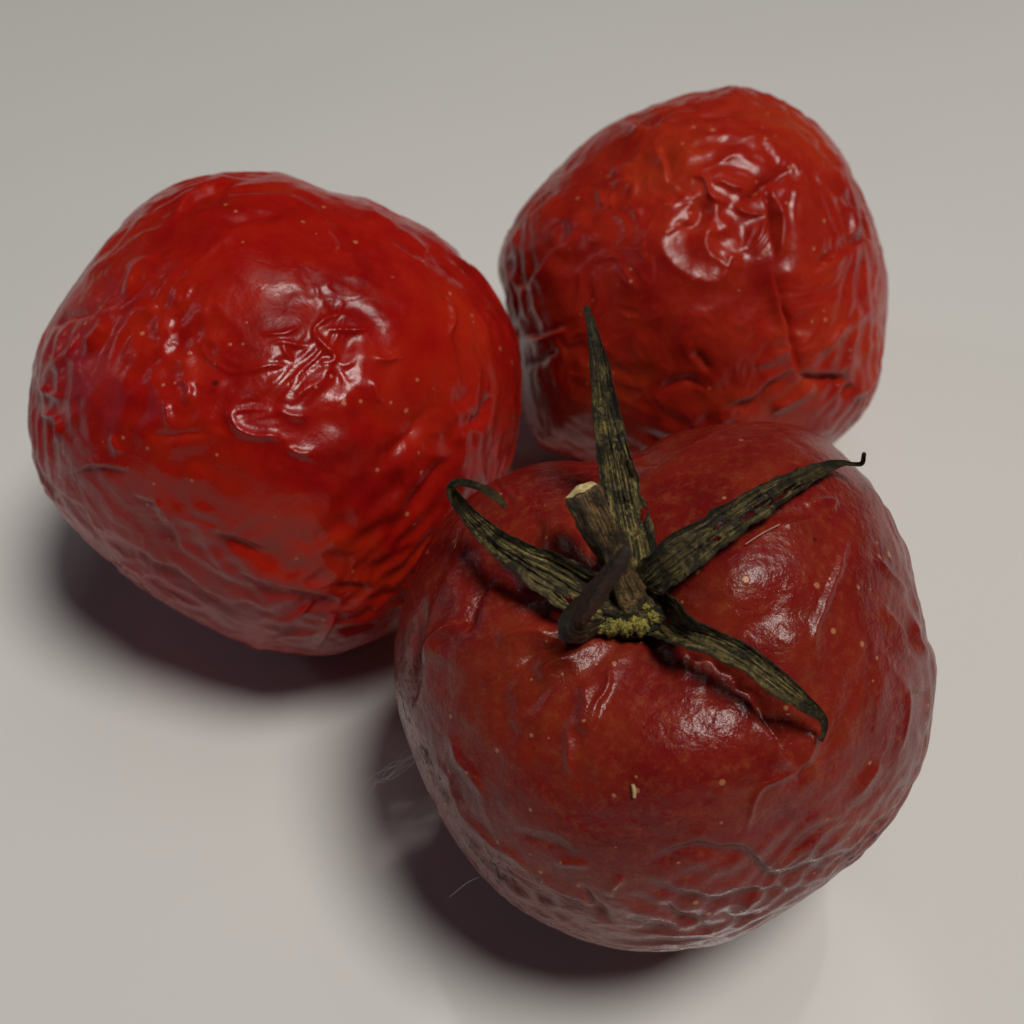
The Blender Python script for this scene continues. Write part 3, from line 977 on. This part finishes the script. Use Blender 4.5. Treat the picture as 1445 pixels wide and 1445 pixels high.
def rod(name, pts, mat, parent, seg=28, rough=0.10, seed=0, cap_start=False, origin=None):
    """pts: photo x, y, distance, full width in px -> round tapered rod"""
    Q = catmull(pts, 4.0)
    org = BASE if origin is None else origin
    P = np.array([CAM + ray(x, y) * d - org for x, y, d, w in Q])
    n = len(Q)
    hw = Q[:, 3] * 0.5 * Q[:, 2] / FPX
    T = frame_along(P)
    S = np.cross(T, np.array([0.31, -0.8, 0.5]))
    S /= np.linalg.norm(S, axis=1)[:, None]
    N = np.cross(S, T)
    a = np.linspace(0, 2 * np.pi, seg, endpoint=False)
    A, U = np.meshgrid(a, np.linspace(0, 1, n))
    rr = 1 + rough * fbm(np.c_[np.cos(A).ravel() * 1.6, np.sin(A).ravel() * 1.6, U.ravel() * 5 + seed], 3).reshape(n, seg)
    rr = rr + 0.5 * rough * np.cos(5 * A + 3 * U)
    V = P[:, None] + (S[:, None] * np.cos(A)[..., None] + N[:, None] * np.sin(A)[..., None]) * (rr * hw[:, None])[..., None]
    V = V.reshape(-1, 3)
    F = [(i * seg + j, (i + 1) * seg + j, (i + 1) * seg + (j + 1) % seg, i * seg + (j + 1) % seg) for i in range(n - 1) for j in range(seg)]
    ring = V[-seg:]
    c = len(V)
    V = np.vstack([V, P[0], P[-1]])
    F = F + [(c, j, (j + 1) % seg, (j + 1) % seg) for j in range(0)]
    for j in range(0, seg, 2):       # caps as quads fanned from the centre
        F.append((c, j, (j + 1) % seg, (j + 2) % seg))
        e = (n - 1) * seg
        F.append((c + 1, e + (j + 2) % seg, e + (j + 1) % seg, e + j))
    o = mesh_object(name, V, F, mat, parent)
    st = np.zeros((len(V), 3), np.float32)
    L_ = np.concatenate([[0], np.cumsum(np.linalg.norm(np.diff(P, axis=0), axis=1))])
    st[:n * seg, 0] = np.repeat(L_ * 180, seg)
    st[:n * seg, 1] = np.tile(np.cos(a), n)
    st[:n * seg, 2] = np.tile(np.sin(a) * 3, n) + seed
    at = o.data.attributes.new('strip', 'FLOAT_VECTOR', 'POINT')
    at.data.foreach_set('vector', st.ravel())
    add_attr(o, 'tip', np.zeros(len(V)))
    return o, ring, T[-1], P[-1]


d0 = Fm.surf(885, 850)
# receptacle: a broken, pitted disc under the stem
th, ph = np.meshgrid(np.linspace(0, 2 * np.pi, 72, endpoint=False), np.linspace(0.02, np.pi - 0.02, 40))
dirs = np.stack([np.cos(th) * np.sin(ph), np.sin(th) * np.sin(ph), np.cos(ph)], -1).reshape(-1, 3)
bump_r = 1 + 0.16 * fbm(dirs * 2.2 + 3, 3) + 0.10 * fbm(dirs * 7 + 8, 2)
nrm_c = -ray(885, 850)
nrm_c = nrm_c + np.array([0, 0.25, 0.35])
nrm_c /= np.linalg.norm(nrm_c)
e1c = np.cross(np.array([0, 0, 1.0]), nrm_c)
e1c /= np.linalg.norm(e1c)
e2c = np.cross(nrm_c, e1c)
mpp = d0 / FPX
loc = dirs * bump_r[:, None] * np.array([62, 50, 22]) * mpp
ctr = px3(888, 852, d0 - 0.0012)
V = ctr + loc[:, :1] * e1c + loc[:, 1:2] * e2c + loc[:, 2:] * nrm_c
Fq = [(i * 72 + j, i * 72 + (j + 1) % 72, (i + 1) * 72 + (j + 1) % 72, (i + 1) * 72 + j) for i in range(39) for j in range(72)]
Fq = [f[::-1] for f in Fq]
calyx = mesh_object('calyx', V, Fq, MAT_SEPAL_DARK, skin.parent)
st = np.zeros((len(V), 3), np.float32)
st[:, 0] = dirs[:, 0] * 3
st[:, 1] = dirs[:, 1] * 2
a = calyx.data.attributes.new('strip', 'FLOAT_VECTOR', 'POINT')
a.data.foreach_set('vector', st.ravel())
add_attr(calyx, 'tip', np.zeros(len(V)))

S = Fm.surf
cm = 0.01
dA = S(872, 720) - .0025
sepal('sepal', [(893, 835, d0 - .002, 70), (893, 785, S(890, 785) - .0025, 90), (881, 720, dA, 76), (866, 640, dA, 58), (853, 565, dA + .001, 45),
                (843, 500, dA + .002, 29), (834, 458, dA + .003, 17), (827, 432, dA + .004, 10)], MAT_SEPAL, calyx, cup=0.5, seed=1,
      holes=((0.27, 0.78, 0.028, 0.16),), tipdark=0.9)
sepal('sepal', [(905, 830, d0 - .002, 60), (945, 795, S(945, 795) - .0030, 74), (990, 763, S(990, 763) - .0026, 64), (1040, 728, S(1040, 728) - .0026, 60),
                (1100, 692, S(1100, 692) - .0024, 46), (1150, 666, S(1150, 666) - .0022, 28), (1185, 654, S(1180, 660) - .0022, 12), (1203, 655, S(1185, 660) - .002, 8),
                (1216, 654, S(1185, 660) - .002, 8), (1219, 641, S(1185, 660) - .003, 7)], MAT_SEPAL_DARK, calyx, cup=0.22, seed=2, ragged=0.16,
      holes=((0.34, -0.1, 0.03, 0.14), (0.42, 0.35, 0.035, 0.13), (0.48, 0.15, 0.05, 0.10), (0.55, 0.45, 0.05, 0.13), (0.61, 0.25, 0.04, 0.12), (0.30, 0.4, 0.015, 0.12), (0.66, 0.55, 0.03, 0.10)), tipdark=0.7)
sepal('sepal', [(905, 845, d0 - .002, 62), (940, 868, d0 - .0025, 86), (975, 892, S(975, 892) - .0030, 58), (1010, 907, S(1010, 907) - .0036, 46), (1055, 930, S(1055, 930) - .0038, 46),
                (1100, 966, S(1100, 966) - .0038, 42), (1138, 995, S(1138, 995) - .0030, 27), (1160, 1014, S(1160, 1014) - .0024, 15), (1163, 1030, S(1163, 1030) - .0015, 10), (1158, 1046, S(1158, 1046) - .0008, 7)],
      MAT_SEPAL, calyx, cup=0.5, seed=3, twist=(-20, 10), tipdark=0.3)
sepal('sepal', [(868, 848, d0 - .002, 66), (825, 835, S(825, 835) - .0030, 92), (785, 812, S(785, 812) - .0034, 82), (738, 787, S(738, 787) - .0042, 62), (700, 762, S(700, 762) - .0050, 46),
                (670, 735, S(675, 740) - .0055, 33), (648, 708, S(665, 720) - .0060, 26), (638, 690, S(665, 715) - .0066, 20), (648, 681, S(665, 715) - .0085, 15), (672, 686, S(675, 715) - .0092, 14),
                (698, 700, S(700, 715) - .0090, 17), (713, 716, S(712, 720) - .0080, 9)], MAT_SEPAL, calyx, cup=0.38, seed=4, twist=(10, 25), holes=((0.14, -0.55, 0.02, 0.12),), tipdark=0.7)
sepal('sepal', [(868, 870, d0 - .0015, 50), (840, 882, d0 - .004, 48), (818, 888, d0 - .007, 46), (816, 874, d0 - .0100, 46), (827, 850, d0 - .0140, 43), (845, 820, d0 - .0185, 37), (863, 795, d0 - .0220, 31), (874, 780, d0 - .0240, 25), (880, 771, d0 - .0248, 12)],
      MAT_ROLL, calyx, cup=-1.2, seed=5, twist=(0, 35), tipdark=0.2, thick=0.0006, ragged=0.12)
# small pitted yellow-green crust on the receptacle
for k, (x, y, r) in enumerate([(862, 885, 12), (884, 887, 11), (904, 884, 13), (921, 872, 9), (846, 886, 9), (874, 880, 7), (896, 876, 8), (910, 856, 7)]):
    dd = dirs[::2]
    br = 1 + 0.35 * fbm(dd * 2.5 + 5 * k, 3)
    thh, phh = np.meshgrid(np.linspace(0, 2 * np.pi, 24, endpoint=False), np.linspace(0.05, np.pi - 0.05, 14))
    dd = np.stack([np.cos(thh) * np.sin(phh), np.sin(thh) * np.sin(phh), np.cos(phh)], -1).reshape(-1, 3)
    br = 1 + 0.45 * fbm(dd * 2.5 + 5 * k, 3)
    V = px3(x, y, d0 - 0.0028) + dd * br[:, None] * r * mpp
    Fq = [(i * 24 + j, (i + 1) * 24 + j, (i + 1) * 24 + (j + 1) % 24, i * 24 + (j + 1) % 24) for i in range(13) for j in range(24)]
    mesh_object('crust', V, Fq, MAT_RECEPT, calyx)

stem, ring, tdir, tend = rod('stem', [(893, 850, d0 - .001, 66), (878, 815, d0 - .003, 46), (860, 775, d0 - .0046, 42), (840, 732, d0 - .0058, 47), (827, 706, d0 - .0063, 54), (820, 692, d0 - .0065, 50)],
                             MAT_STEM, front_t, seed=3, rough=0.22)
# pale cut face: slanted irregular cap on the rod end
seg = 28
cen = ring.mean(0)
k = np.linspace(1.0, 0.03, 7)
capn = np.array([0.0, -0.2, 1.0])
rows = []
for kk in k:
    rr = cen + (ring - cen) * kk * 0.97 + tdir * 0.0004 * (1.2 - kk)
    rr = rr + tdir * (0.0003 * perlin(np.c_[(ring - cen) * kk * 900 + 4]))[:, None]
    rows.append(rr)
V = np.vstack(rows)
Fq = [(i * seg + j, (i + 1) * seg + j, (i + 1) * seg + (j + 1) % seg, i * seg + (j + 1) % seg) for i in range(6) for j in range(seg)]
mesh_object('cut_end', V, Fq, MAT_CUT, stem)


# ------------------------------------------------------------------ lint, hairs and crumbs
def fibre(name, strands, mat, label, cat, group=None):
    VV, FF, off = [], [], 0
    for pts in strands:
        Q = catmull(pts, 3.0)
        P = np.array([CAM + ray(x, y) * d for x, y, d, w in Q])
        hw = Q[:, 3] * 0.5 * Q[:, 2] / FPX
        T = frame_along(P)
        S_ = np.cross(T, np.array([0.2, -0.7, 0.6]))
        S_ /= np.linalg.norm(S_, axis=1)[:, None]
        N_ = np.cross(S_, T)
        a = np.linspace(0, 2 * np.pi, 5, endpoint=False)
        V = P[:, None] + (S_[:, None] * np.cos(a)[None, :, None] + N_[:, None] * np.sin(a)[None, :, None]) * hw[:, None, None]
        VV.append(V.reshape(-1, 3))
        FF += [(off + i * 5 + j, off + (i + 1) * 5 + j, off + (i + 1) * 5 + (j + 1) % 5, off + i * 5 + (j + 1) % 5) for i in range(len(Q) - 1) for j in range(5)]
        off += len(Q) * 5
    V = np.vstack(VV)
    o0 = V[V[:, 2].argmin()].copy()
    o = mesh_object(name, V - o0, FF, mat)
    o.location = o0
    return tag(o, label, cat, group)


def ground(x, y, z=0.0005):
    d = ray(x, y)
    return (CAM_H - z) / -d[2]


rs = np.random.RandomState(3)
strands = []
da = S(590, 1075) + 0.001
for k in range(12):
    a0, a1 = rs.normal(0, 1, 2)
    pts = []
    for q, (x, y) in enumerate([(594, 1064), (575, 1074), (556, 1086), (538, 1098), (522, 1110), (508, 1124)][:rs.randint(4, 7)]):
        sp = 5 + 1.0 * q
        pts.append((x + rs.normal(0, 4), y + a0 * sp + rs.normal(0, 5), da + .0022 * q + .0006 * a1, 0.3))
    strands.append(pts)
fibre('lint', strands, MAT_LINT, 'wisp of white lint sticking out of the front tomato\'s left side', 'lint')
fibre('hair', [[(676, 1238, S(690, 1236) + .001, .6), (660, 1245, S(690, 1236) + .001, .6), (645, 1257, S(690, 1236) + .002, .5), (634, 1266, S(690, 1236) + .003, .4)]], MAT_LINT,
      'single pale hair at the lower left of the front tomato', 'hair')
sd = lambda x, y, lift: S(x, y, 4) - lift
fibre('straw_fragment', [[(893, 1107, sd(893, 1107, .0002), 5), (895, 1116, sd(895, 1116, .0002), 6), (895, 1125, sd(895, 1125, .0002), 5)]], MAT_STRAW,
      'tiny straw-coloured fragment stuck on the front tomato\'s glossy belly', 'crumb')
fibre('hair', [[(x, y, sd(x, y, .0004), 1.8) for x, y in [(1052, 768), (1075, 753), (1100, 740)]]], MAT_HAIR, 'short reddish hair under the sepal pointing right', 'hair')
fibre('hair', [[(646, 747, sd(650, 750, .002), 1.3), (645, 760, sd(650, 760, .001), 1.3), (641, 774, sd(646, 774, .0005), 1.1)]], MAT_HAIR, 'short reddish hair hanging below the curled sepal', 'hair')
print('mesh stats', sum(len(o.data.polygons) for o in bpy.data.objects if o.type == 'MESH'))
